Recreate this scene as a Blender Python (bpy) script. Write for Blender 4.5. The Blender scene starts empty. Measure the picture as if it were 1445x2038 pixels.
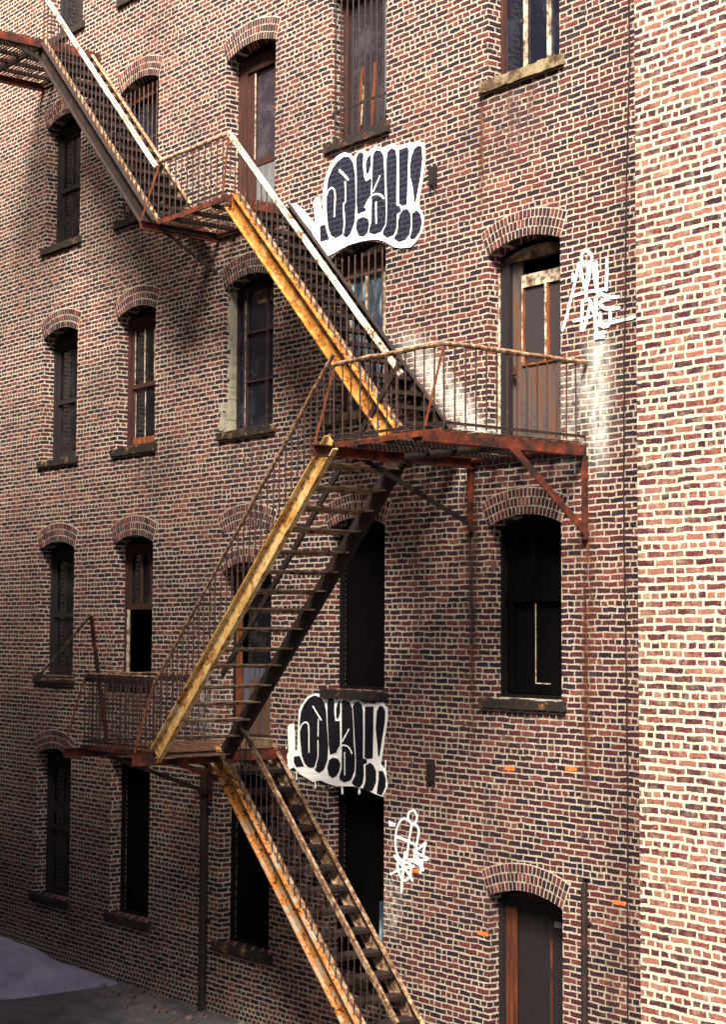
import bpy, bmesh, math, random
from mathutils import Vector, Matrix
from mathutils.geometry import tessellate_polygon
random.seed(7)
scene = bpy.context.scene
COL = scene.collection
R = math.radians
PIECE_A=([(-4.745,10.876),(-4.686,10.922),(-4.609,10.921),(-4.585,10.83),(-4.552,10.638),(-4.517,10.731),(-4.531,10.905),(-4.497,11.099),(-4.428,11.228),(-4.312,11.346),(-4.196,11.399),(-4.058,11.416),(-3.943,11.372),(-3.852,11.303),(-3.785,11.345),(-3.695,11.367),(-3.606,11.333),(-3.539,11.298),(-3.473,11.332),(-3.363,11.349),(-3.254,11.304),(-3.189,11.269),(-3.125,11.296),(-3.028,11.302),(-2.932,11.253),(-2.827,11.243),(-2.659,11.24),(-2.628,11.186),(-2.535,11.219),(-2.432,11.189),(-2.387,11.119),(-2.381,10.931),(-2.431,10.702),(-2.492,10.488),(-2.512,10.385),(-2.44,10.292),(-2.409,10.166),(-2.439,10.039),(-2.531,9.95),(-2.654,9.892),(-2.842,9.911),(-2.99,9.95),(-3.118,10.02),(-3.161,10.051),(-3.301,10.1),(-3.443,10.132),(-3.686,10.147),(-3.934,10.146),(-4.139,10.116),(-4.393,10.075),(-4.512,10.173),(-4.655,10.313),(-4.777,10.478),(-4.997,10.678),(-5.195,10.832),(-5.345,10.883),(-5.446,10.932),(-5.371,10.969),(-5.147,10.933),(-4.949,10.785),(-4.754,10.604),(-4.682,10.561),(-4.712,10.711)],[[(-4.437,10.944),(-4.403,11.123),(-4.311,11.246),(-4.195,11.321),(-4.057,11.355),(-3.943,11.33),(-3.852,11.233),(-3.805,11.055),(-3.791,10.675),(-3.812,10.428),(-3.89,10.303),(-3.98,10.252),(-4.049,10.287),(-4.06,10.327),(-4.14,10.299),(-4.233,10.294),(-4.326,10.339),(-4.397,10.466),(-4.43,10.686)],[(-3.784,11.275),(-3.744,11.329),(-3.677,11.338),(-3.628,11.296),(-3.638,11.145),(-3.614,10.988),(-3.57,10.923),(-3.47,10.944),(-3.453,10.913),(-3.465,10.805),(-3.473,10.696),(-3.557,10.643),(-3.601,10.596),(-3.567,10.534),(-3.689,10.53),(-3.745,10.513),(-3.775,10.672),(-3.771,10.95)],[(-3.582,11.148),(-3.539,11.235),(-3.472,11.263),(-3.467,11.123),(-3.515,11.022),(-3.57,11.027)],[(-3.428,11.239),(-3.374,11.289),(-3.276,11.268),(-3.21,11.192),(-3.187,10.967),(-3.175,10.719),(-3.152,10.469),(-3.162,10.28),(-3.248,10.2),(-3.378,10.189),(-3.488,10.223),(-3.51,10.255),(-3.456,10.362),(-3.451,10.636),(-3.443,10.8),(-3.44,11.02)],[(-3.744,10.457),(-3.622,10.462),(-3.522,10.415),(-3.5,10.342),(-3.532,10.238),(-3.62,10.201),(-3.72,10.23),(-3.782,10.325),(-3.773,10.421)],[(-3.145,11.123),(-3.124,11.214),(-3.039,11.25),(-2.964,11.206),(-2.936,11.105),(-2.935,10.914),(-2.94,10.644),(-2.939,10.482),(-2.865,10.454),(-2.844,10.382),(-2.928,10.371),(-2.928,10.29),(-2.938,10.184),(-2.99,10.112),(-3.118,10.095),(-3.215,10.153),(-3.215,10.194),(-3.141,10.276),(-3.131,10.546),(-3.148,10.891)],[(-2.89,11.19),(-2.711,11.191),(-2.696,11.133),(-2.71,10.867),(-2.719,10.6),(-2.729,10.454),(-2.823,10.456),(-2.887,10.498),(-2.884,10.768)],[(-2.906,10.205),(-2.902,10.272),(-2.875,10.348),(-2.802,10.401),(-2.718,10.392),(-2.656,10.32),(-2.645,10.184),(-2.676,10.056),(-2.759,10.004),(-2.884,9.999),(-2.98,10.056),(-2.969,10.088),(-2.923,10.121)],[(-2.638,11.053),(-2.586,11.136),(-2.494,11.162),(-2.432,11.129),(-2.422,10.966),(-2.452,10.786),(-2.512,10.585),(-2.553,10.447),(-2.584,10.466),(-2.605,10.631),(-2.658,10.789),(-2.667,10.939)],[(-2.625,10.314),(-2.532,10.343),(-2.46,10.282),(-2.429,10.17),(-2.46,10.07),(-2.552,9.993),(-2.634,9.984),(-2.665,10.02),(-2.624,10.113)],[(-4.586,10.515),(-4.468,10.522),(-4.432,10.43),(-4.372,10.298),(-4.572,10.301)]],[([(-4.425,10.906),(-4.39,10.963),(-4.32,10.985),(-4.262,10.951),(-4.238,10.847),(-4.248,10.679),(-4.254,10.581)],0.022),([(-4.148,11.19),(-4.055,11.114),(-3.952,11.022)],0.034),([(-4.02,11.008),(-4.008,10.858),(-4.011,10.732)],0.021),([(-4.011,10.732),(-4.052,10.698),(-4.039,10.555),(-4.032,10.441),(-4.049,10.325)],0.022),([(-3.274,10.931),(-3.349,10.836),(-3.414,10.753)],0.022),([(-3.589,10.58),(-3.535,10.639),(-3.447,10.704),(-3.338,10.707),(-3.251,10.672),(-3.196,10.62)],0.024),([(-3.354,10.604),(-3.354,10.452),(-3.348,10.321)],0.022)])
PIECE_B=([(-5.255,3.756),(-5.215,3.793),(-5.134,3.808),(-5.102,3.693),(-5.099,3.46),(-5.029,3.441),(-5.013,3.767),(-4.996,4.0),(-4.917,4.085),(-4.799,4.181),(-4.643,4.23),(-4.526,4.225),(-4.439,4.182),(-4.381,4.161),(-4.295,4.192),(-4.219,4.2),(-4.162,4.157),(-4.068,4.194),(-3.956,4.192),(-3.863,4.156),(-3.771,4.187),(-3.68,4.179),(-3.588,4.126),(-3.48,4.136),(-3.337,4.13),(-3.319,4.158),(-3.195,4.162),(-3.107,4.094),(-3.098,3.964),(-3.149,3.744),(-3.192,3.546),(-3.235,3.38),(-3.138,3.31),(-3.094,3.215),(-3.102,3.095),(-3.189,2.98),(-3.312,2.998),(-3.581,3.055),(-3.799,3.066),(-4.021,3.05),(-4.152,3.041),(-4.323,3.062),(-4.515,3.094),(-4.669,3.06),(-4.827,3.107),(-4.966,3.143),(-5.107,3.227),(-5.267,3.158),(-5.35,3.211),(-5.391,3.267),(-5.29,3.344),(-5.23,3.429),(-5.243,3.592)],[[(-4.97,3.839),(-4.945,3.967),(-4.877,4.074),(-4.76,4.165),(-4.642,4.204),(-4.506,4.179),(-4.419,4.114),(-4.379,4.001),(-4.358,3.797),(-4.327,3.549),(-4.345,3.366),(-4.42,3.237),(-4.516,3.191),(-4.603,3.208),(-4.613,3.23),(-4.565,3.284),(-4.652,3.25),(-4.75,3.244),(-4.848,3.29),(-4.919,3.401),(-4.955,3.596)],[(-4.352,4.116),(-4.324,4.18),(-4.229,4.198),(-4.203,4.121),(-4.202,3.997),(-4.179,3.885),(-4.081,3.889),(-4.072,3.698),(-4.074,3.563),(-4.137,3.48),(-4.288,3.443),(-4.318,3.572),(-4.346,3.889)],[(-4.161,4.044),(-4.124,4.124),(-4.077,4.16),(-4.072,4.002),(-4.113,3.921),(-4.151,3.92)],[(-4.04,4.15),(-3.975,4.169),(-3.882,4.144),(-3.816,4.068),(-3.791,3.846),(-3.78,3.601),(-3.751,3.436),(-3.759,3.269),(-3.837,3.141),(-3.966,3.104),(-4.069,3.131),(-4.082,3.169),(-4.032,3.273),(-4.03,3.475),(-4.035,3.812)],[(-4.306,3.369),(-4.231,3.407),(-4.118,3.397),(-4.061,3.339),(-4.088,3.236),(-4.153,3.17),(-4.228,3.142),(-4.314,3.176),(-4.347,3.264)],[(-3.804,4.091),(-3.753,4.143),(-3.679,4.156),(-3.616,4.12),(-3.588,4.032),(-3.586,3.722),(-3.584,3.435),(-3.511,3.428),(-3.502,3.379),(-3.574,3.358),(-3.564,3.227),(-3.59,3.115),(-3.653,3.06),(-3.763,3.075),(-3.818,3.109),(-3.742,3.204),(-3.725,3.382),(-3.76,3.713)],[(-3.548,4.094),(-3.372,4.106),(-3.374,3.843),(-3.382,3.447),(-3.493,3.432),(-3.551,3.448),(-3.546,3.724)],[(-3.529,3.35),(-3.439,3.389),(-3.368,3.36),(-3.314,3.287),(-3.313,3.156),(-3.383,3.042),(-3.473,3.024),(-3.581,3.049),(-3.527,3.152)],[(-3.301,4.043),(-3.248,4.116),(-3.186,4.113),(-3.133,4.05),(-3.141,3.908),(-3.193,3.698),(-3.244,3.488),(-3.271,3.476),(-3.289,3.628),(-3.322,3.823)],[(-3.261,3.302),(-3.173,3.297),(-3.116,3.214),(-3.123,3.105),(-3.197,2.996),(-3.295,3.01),(-3.286,3.082),(-3.26,3.193)],[(-5.098,3.367),(-4.969,3.386),(-4.868,3.254),(-5.037,3.231),(-5.098,3.297)]],[([(-4.963,3.723),(-4.924,3.794),(-4.845,3.838),(-4.775,3.818),(-4.755,3.71),(-4.752,3.445)],0.02),([(-4.67,4.059),(-4.582,3.976),(-4.48,3.883)],0.02),([(-4.546,3.892),(-4.549,3.668)],0.017),([(-4.551,3.611),(-4.547,3.468),(-4.556,3.376),(-4.623,3.241)],0.017),([(-3.879,3.791),(-4.017,3.628)],0.022),([(-4.128,3.487),(-4.063,3.558),(-3.979,3.581),(-3.877,3.557),(-3.812,3.482)],0.019),([(-3.969,3.49),(-3.963,3.2)],0.02)])
TAG_A=[[(0.419,9.32),(0.37,9.293),(0.35,9.239),(0.379,9.184),(0.438,9.16),(0.496,9.179),(0.516,9.218),(0.487,9.279),(0.429,9.318)],[(0.31,9.196),(0.25,8.992),(0.179,8.789),(0.108,8.606),(0.047,8.464)],[(0.33,9.143),(0.358,9.038),(0.397,8.919),(0.426,8.836),(0.416,8.788)],[(0.32,9.173),(0.438,9.153)],[(0.457,9.136),(0.437,8.983),(0.426,8.836)],[(0.516,9.154),(0.476,9.034),(0.446,8.925)],[(0.535,9.123),(0.553,9.007),(0.591,8.846),(0.609,8.759)],[(0.583,9.164),(0.592,9.001),(0.591,8.846)],[(0.746,9.165),(0.74,8.977),(0.734,8.817)],[(0.189,8.83),(0.377,8.844),(0.591,8.839),(0.744,8.837)],[(0.591,8.839),(0.686,8.776),(0.781,8.733),(0.922,8.719)],[(0.376,8.752),(0.356,8.599),(0.355,8.422)],[(0.376,8.752),(0.484,8.736),(0.454,8.599),(0.384,8.418)],[(0.493,8.72),(0.55,8.571),(0.578,8.413),(0.558,8.331)],[(0.58,8.749),(0.579,8.553)],[(0.781,8.712),(0.686,8.713),(0.638,8.685),(0.685,8.636),(0.761,8.604),(0.789,8.586),(0.788,8.454),(0.75,8.417),(0.665,8.429),(0.636,8.475),(0.637,8.58)],[(0.79,8.6),(0.931,8.593)],[(0.227,8.546),(0.492,8.558)],[(0.588,8.447),(0.826,8.448),(1.161,8.46)],[(0.578,8.357),(0.721,8.351)],[(0.568,8.309),(0.702,8.305)],[(0.22,9.082),(0.22,9.004)]]
TAG_B=[[(-2.595,2.862),(-2.671,2.825),(-2.69,2.763),(-2.651,2.712),(-2.575,2.701),(-2.528,2.741),(-2.518,2.796),(-2.557,2.847),(-2.604,2.861)],[(-2.69,2.727),(-2.757,2.745),(-2.825,2.721),(-2.883,2.649),(-2.921,2.567),(-2.935,2.468),(-2.93,2.371),(-2.891,2.278),(-2.823,2.225),(-2.736,2.21)],[(-2.613,2.692),(-2.641,2.593),(-2.67,2.482),(-2.693,2.371),(-2.717,2.26)],[(-2.565,2.69),(-2.499,2.66),(-2.48,2.602),(-2.508,2.497),(-2.527,2.424),(-2.555,2.337),(-2.573,2.257)],[(-2.921,2.506),(-2.727,2.482),(-2.536,2.441)],[(-2.574,2.371),(-2.46,2.418),(-2.348,2.489),(-2.376,2.415),(-2.404,2.329)],[(-2.574,2.371),(-2.46,2.335),(-2.301,2.298),(-2.422,2.273),(-2.554,2.259),(-2.669,2.253)],[(-2.746,2.336),(-2.765,2.225),(-2.783,2.072),(-2.802,1.949),(-2.816,1.833)],[(-2.959,2.271),(-2.871,2.208),(-2.764,2.141),(-2.668,2.073),(-2.601,2.003)],[(-2.89,2.193),(-2.88,2.11),(-2.831,2.025),(-2.773,1.989),(-2.706,2.003),(-2.649,2.057),(-2.63,2.149),(-2.659,2.206),(-2.755,2.214)],[(-3.026,2.033),(-2.899,2.09),(-2.726,2.145),(-2.573,2.185)],[(-2.678,2.252),(-2.535,2.231),(-2.441,2.2),(-2.394,2.151)],[(-2.422,2.255),(-2.422,2.202),(-2.45,2.109)],[(-2.517,2.311),(-2.46,2.239)],[(-3.054,2.683),(-3.034,2.635)],[(-3.005,2.675),(-2.995,2.633)],[(-2.961,2.66),(-2.951,2.637)]]


# ------------------------------------------------------------------ helpers
class MB:
    """collects boxes, bars and tubes into one mesh"""
    def __init__(self):
        self.v = []; self.f = []
    def add(self, vs, fs):
        n = len(self.v)
        self.v += [tuple(p) for p in vs]; self.f += [tuple(i + n for i in f) for f in fs]
    def obox(self, c, a, b, d):
        c, a, b, d = Vector(c), Vector(a), Vector(b), Vector(d)
        if a.cross(b).dot(d) < 0: d = -d
        vs = [c + sx * a + sy * b + sz * d for sz in (-1, 1) for sy in (-1, 1) for sx in (-1, 1)]
        self.add(vs, [(0, 2, 3, 1), (4, 5, 7, 6), (0, 1, 5, 4), (2, 6, 7, 3), (0, 4, 6, 2), (1, 3, 7, 5)])
        return self
    def box(self, x0, x1, y0, y1, z0, z1):
        return self.obox(((x0 + x1) / 2, (y0 + y1) / 2, (z0 + z1) / 2), ((x1 - x0) / 2, 0, 0), (0, (y1 - y0) / 2, 0), (0, 0, (z1 - z0) / 2))
    def bar(self, p, q, w, h, up=(0, 0, 1)):
        """rectangular bar; h measured towards `up`, w across"""
        p, q = Vector(p), Vector(q); d = (q - p); L = d.length; d.normalize()
        s = d.cross(Vector(up)).normalized(); u = s.cross(d).normalized()
        return self.obox((p + q) / 2, d * L / 2, s * w / 2, u * h / 2)
    def tube(self, pts, r, n=8, wob=0.0):
        pts = [Vector(p) for p in pts]; rings = []
        for i, p in enumerate(pts):
            d = (pts[min(i + 1, len(pts) - 1)] - pts[max(i - 1, 0)]).normalized()
            ref = Vector((0, 0, 1)) if abs(d.z) < .9 else Vector((0, 1, 0))
            s = d.cross(ref).normalized(); u = s.cross(d)
            rr = r * (1 + random.uniform(-wob, wob))
            rings.append([p + (s * math.cos(2 * math.pi * k / n) + u * math.sin(2 * math.pi * k / n)) * rr for k in range(n)])
        vs = [v for g in rings for v in g]; fs = []
        for i in range(len(pts) - 1):
            for k in range(n):
                a, b = i * n + k, i * n + (k + 1) % n
                fs.append((a, b, b + n, a + n))
        fs.append(tuple(range(n - 1, -1, -1))); fs.append(tuple(range((len(pts) - 1) * n, len(pts) * n)))
        self.add(vs, fs); return self
    def prism(self, poly, y0, y1):
        """polygon in x,z extruded from y0 (front, smaller) to y1"""
        ar = sum(poly[i][0] * poly[(i + 1) % len(poly)][1] - poly[(i + 1) % len(poly)][0] * poly[i][1] for i in range(len(poly)))
        if ar < 0: poly = poly[::-1]
        n = len(poly); fr = [(x, y0, z) for x, z in poly]; bk = [(x, y1, z) for x, z in poly]
        fs = []
        for t in tessellate_polygon([[Vector((x, z, 0)) for x, z in poly]]):
            a, b, c = t
            A, B, Cc = poly[a], poly[b], poly[c]
            if (B[0] - A[0]) * (Cc[1] - A[1]) - (Cc[0] - A[0]) * (B[1] - A[1]) < 0: a, b, c = a, c, b
            fs.append((a, b, c)); fs.append((a + n, c + n, b + n))
        for i in range(n):
            j = (i + 1) % n; fs.append((i, i + n, j + n, j))
        self.add(fr + bk, fs); return self
    def ribbon(self, pts, w, y0, y1):
        """flat stroke of width w following pts (x,z)"""
        P = [Vector(p) for p in pts]; L = []; Rr = []
        sm = []
        for i in range(len(P) - 1):
            p0 = P[max(i - 1, 0)]; p1 = P[i]; p2 = P[i + 1]; p3 = P[min(i + 2, len(P) - 1)]
            for k in range(5):
                t = k / 5
                sm.append(.5 * ((2 * p1) + (p2 - p0) * t + (2 * p0 - 5 * p1 + 4 * p2 - p3) * t * t + (3 * p1 - p0 - 3 * p2 + p3) * t ** 3))
        sm.append(P[-1]); P = sm
        for i, p in enumerate(P):
            d = (P[min(i + 1, len(P) - 1)] - P[max(i - 1, 0)])
            if d.length < 1e-6: d = Vector((1, 0))
            d.normalize(); nn = Vector((-d.y, d.x)) * w * .5 * random.uniform(.86, 1.12)
            L.append(p + nn); Rr.append(p - nn)
        d0 = (P[0] - P[1]).normalized() * w * .4; d1 = (P[-1] - P[-2]).normalized() * w * .4
        top = L + [P[-1] + d1] + Rr[::-1] + [P[0] + d0]
        n = len(P); vs = [(p.x, y0, p.y) for p in L] + [(p.x, y0, p.y) for p in Rr] + [((P[0] + d0).x, y0, (P[0] + d0).y), ((P[-1] + d1).x, y0, (P[-1] + d1).y)]
        m = len(vs); vs += [(x, y1, z) for x, y, z in vs]
        fs = []
        for i in range(n - 1): fs.append((i, n + i, n + i + 1, i + 1))
        fs.append((2 * n, n, 0)); fs.append((2 * n + 1, n - 1, 2 * n - 1))
        ring = [2 * n] + list(range(n)) + [2 * n + 1] + list(range(2 * n - 1, n - 1, -1))
        fs += [(ring[i], ring[(i + 1) % len(ring)], ring[(i + 1) % len(ring)] + m, ring[i] + m) for i in range(len(ring))]
        self.add(vs, fs); return self
    def mesh(self, name, mat):
        me = bpy.data.meshes.new(name); me.from_pydata(self.v, [], self.f); me.validate(); me.update()
        if mat: me.materials.append(mat)
        return me
    def build(self, name, mat, parent=None, label=None, smooth=False, kind=None):
        me = self.mesh(name, mat)
        if smooth:
            for p in me.polygons: p.use_smooth = len(p.vertices) == 4
        return link(bpy.data.objects.new(name, me), parent, label, kind)

ROOT = {}
def link(o, parent=None, label=None, kind=None):
    COL.objects.link(o)
    if parent is not None:
        o.parent = parent
        if parent.type == 'EMPTY': o.matrix_parent_inverse = Matrix.Translation(-parent.location)
    if label: o['label'] = label
    if kind: o['kind'] = kind
    return o
def tag(o, label, cat, group=None):
    o['label'] = label; o['category'] = cat
    if group: o['group'] = group
    return o
def root(name, loc, label, cat, group=None):
    o = bpy.data.objects.new(name, None); o.empty_display_size = .2; COL.objects.link(o); o.location = loc
    return tag(o, label, cat, group)
def copy_at(src, parent, loc, scale=None):
    c = src.copy(); COL.objects.link(c); c.parent = parent
    c.matrix_parent_inverse = src.matrix_parent_inverse.copy(); c.location = loc
    if scale: c.scale = scale
    return c

# ------------------------------------------------------------------ node helpers
class NT:
    def __init__(self, nt): self.nt = nt
    def n(self, t, **kw):
        nd = self.nt.nodes.new(t)
        for k, v in kw.items(): setattr(nd, k, v)
        return nd
    def L(self, a, b): self.nt.links.new(a, b)
    def put(self, sock, v):
        if isinstance(v, bpy.types.NodeSocket): self.L(v, sock)
        elif isinstance(v, (int, float)) and hasattr(sock.default_value, '__len__'): sock.default_value = [v] * len(sock.default_value)
        else:
            if hasattr(v, '__len__') and hasattr(sock.default_value, '__len__') and len(v) == 3 and len(sock.default_value) == 4: v = (*v, 1)
            sock.default_value = v
    def m(self, op, a, b=0.0, c=0.0, clamp=False):
        nd = self.n('ShaderNodeMath', operation=op, use_clamp=clamp)
        self.put(nd.inputs[0], a); self.put(nd.inputs[1], b); self.put(nd.inputs[2], c); return nd.outputs[0]
    def vm(self, op, a, b):
        nd = self.n('ShaderNodeVectorMath', operation=op); self.put(nd.inputs[0], a); self.put(nd.inputs[1], b); return nd.outputs[0]
    def mr(self, v, a, b, c=0.0, d=1.0, smooth=True):
        nd = self.n('ShaderNodeMapRange', interpolation_type='SMOOTHSTEP' if smooth else 'LINEAR')
        for i, x in enumerate((v, a, b, c, d)): self.put(nd.inputs[i], x)
        return nd.outputs[0]
    def mix(self, f, a, b, mode='MIX'):
        nd = self.n('ShaderNodeMix', data_type='RGBA', blend_type=mode); nd.clamp_factor = True
        self.put(nd.inputs[0], f); self.put(nd.inputs[6], a); self.put(nd.inputs[7], b); return nd.outputs[2]
    def fmix(self, f, a, b):
        nd = self.n('ShaderNodeMix', data_type='FLOAT'); self.put(nd.inputs[0], f); self.put(nd.inputs[2], a); self.put(nd.inputs[3], b); return nd.outputs[0]
    def noise(self, vec, scale, detail=3, rough=.55, out=0, dim='3D'):
        nd = self.n('ShaderNodeTexNoise', noise_dimensions=dim); self.put(nd.inputs['Vector'], vec)
        nd.inputs['Scale'].default_value = scale; nd.inputs['Detail'].default_value = detail; nd.inputs['Roughness'].default_value = rough
        return nd.outputs[out]
    def white(self, x, y, out='Value'):
        nd = self.n('ShaderNodeTexWhiteNoise', noise_dimensions='2D')
        cb = self.n('ShaderNodeCombineXYZ'); self.put(cb.inputs[0], x); self.put(cb.inputs[1], y); self.L(cb.outputs[0], nd.inputs['Vector'])
        return nd.outputs[out]
    def ramp(self, f, stops, interp='LINEAR'):
        nd = self.n('ShaderNodeValToRGB'); cr = nd.color_ramp; cr.interpolation = interp
        while len(cr.elements) < len(stops): cr.elements.new(.5)
        for e, (p, c) in zip(cr.elements, stops): e.position = p; e.color = (*c, 1)
        self.put(nd.inputs[0], f); return nd.outputs[0]
    def pos(self): return self.n('ShaderNodeNewGeometry').outputs['Position']
    def sep(self, v):
        nd = self.n('ShaderNodeSeparateXYZ'); self.put(nd.inputs[0], v); return nd.outputs
    def scl(self, v, s):
        nd = self.n('ShaderNodeMapping'); self.put(nd.inputs[0], v); nd.inputs['Scale'].default_value = s; return nd.outputs[0]

def material(name):
    m = bpy.data.materials.new(name); m.use_nodes = True
    t = NT(m.node_tree); return m, t, m.node_tree.nodes['Principled BSDF']
def finish(t, b, col, rough=.8, height=None, hs=.3, hd=.01, metal=0, spec=.3):
    t.put(b.inputs['Base Color'], col); t.put(b.inputs['Roughness'], rough); t.put(b.inputs['Metallic'], metal); b.inputs['Specular IOR Level'].default_value = spec
    if height is not None:
        bp = t.n('ShaderNodeBump'); bp.inputs['Strength'].default_value = hs; bp.inputs['Distance'].default_value = hd
        t.put(bp.inputs['Height'], height); t.L(bp.outputs[0], b.inputs['Normal'])

# ------------------------------------------------------------------ brick pattern (common bond: five stretcher courses, one header course)
H = .0702
def brick_pattern(t, jadd=0.0):
    p = t.pos()
    w1 = t.vm('SUBTRACT', t.noise(p, 5, 2, .5, 1), (.5, .5, .5)); w2 = t.vm('SUBTRACT', t.noise(p, 38, 3, .6, 1), (.5, .5, .5))
    def sc(v, s):
        nd = t.n('ShaderNodeVectorMath', operation='SCALE'); t.put(nd.inputs[0], v); nd.inputs[3].default_value = s; return nd.outputs[0]
    q = t.vm('ADD', t.vm('ADD', p, sc(w1, .03)), sc(w2, .021))
    x, y, z = t.sep(q)
    u = t.m('ADD', t.m('ADD', x, y), 50.0); v = t.m('DIVIDE', z, H)
    row = t.m('FLOOR', v); fv = t.m('FRACT', v)
    hdr = t.m('LESS_THAN', t.m('MODULO', t.m('ADD', row, 2), 6), .5)
    Lx = t.fmix(hdr, .218, .104)
    off = t.m('ADD', t.m('MULTIPLY', t.m('MODULO', row, 2), .5), t.m('MULTIPLY', t.white(row, 3.3), .22))
    uu = t.m('ADD', t.m('DIVIDE', u, Lx), off)
    # a few bricks broken or shifted: jitter of the cell boundary per cell
    col = t.m('FLOOR', uu); fu = t.m('FRACT', uu)
    r = t.white(row, col, 'Color'); rs = t.n('ShaderNodeSeparateColor'); t.L(r, rs.inputs[0])
    du = t.m('MULTIPLY', t.m('MINIMUM', fu, t.m('SUBTRACT', 1, fu)), Lx)
    # about one stretcher in five is cracked or made up of two bats
    brk = t.m('GREATER_THAN', t.white(t.m('ADD', col, 17.7), row), t.m('ADD', .91, hdr))
    du = t.m('MINIMUM', du, t.m('ADD', t.m('MULTIPLY', t.m('ABSOLUTE', t.m('SUBTRACT', fu, t.m('ADD', .38, t.m('MULTIPLY', rs.outputs[1], .24)))), Lx), t.m('MULTIPLY', t.m('SUBTRACT', 1, brk), .1)))
    fv2 = t.m('ADD', fv, t.m('MULTIPLY', t.m('SUBTRACT', rs.outputs[2], .5), .09))
    dv = t.m('MULTIPLY', t.m('MINIMUM', fv2, t.m('SUBTRACT', 1, fv2)), H)
    jt = t.m('ADD', t.m('ADD', .0030 + jadd, t.m('MULTIPLY', t.noise(p, 17, 4, .7), .0125)), t.m('ADD', t.m('MULTIPLY', t.m('SUBTRACT', rs.outputs[1], .5), .003), t.m('MULTIPLY', t.m('SUBTRACT', t.noise(p, 75, 3, .6), .5), .011)))
    su = t.mr(du, t.m('SUBTRACT', jt, .0025), t.m('ADD', jt, .003)); sv = t.mr(dv, t.m('SUBTRACT', jt, .0025), t.m('ADD', jt, .003))
    return p, t.m('MULTIPLY', su, sv), rs.outputs[0], rs.outputs[1]

BR = [(0, (.010, .0065, .015)), (.2, (.019, .0078, .0165)), (.38, (.034, .0095, .0165)), (.55, (.056, .0132, .0185)), (.72, (.083, .0195, .0235)), (.88, (.125, .037, .034)), (1, (.20, .082, .062))]
def brick_colour(t, p, rnd, rnd2, lift=0.0):
    f = t.m('ADD', t.m('MULTIPLY', rnd, .8), t.m('MULTIPLY', t.m('SUBTRACT', t.noise(p, .55, 3), .44), .8))
    f = t.m('ADD', f, t.m('MULTIPLY', t.m('SUBTRACT', t.noise(p, 34, 5, .7), .5), 1.25))
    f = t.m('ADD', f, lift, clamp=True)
    return t.ramp(f, BR)
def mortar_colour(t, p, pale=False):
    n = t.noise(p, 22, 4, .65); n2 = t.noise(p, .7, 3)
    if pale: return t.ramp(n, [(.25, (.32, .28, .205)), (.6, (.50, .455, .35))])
    c = t.ramp(n, [(.25, (.17, .15, .115)), (.45, (.33, .30, .24)), (.75, (.44, .405, .335))])
    return t.mix(t.mr(n2, .35, .7, .0, .45), c, (.20, .17, .135))

def gauss(t, x, z, xc, w, z0, z1, soft=.25):
    """soft stripe: centred on xc, full between z0 and z1"""
    d = t.m('DIVIDE', t.m('SUBTRACT', x, xc), w)
    g = t.m('POWER', 2.718, t.m('MULTIPLY', t.m('MULTIPLY', d, d), -1.0))
    return t.m('MULTIPLY', t.m('MULTIPLY', g, t.mr(z, z0 - soft, z0 + soft)), t.mr(z, z1 + soft * .5, z1 - soft * .2))

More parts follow.
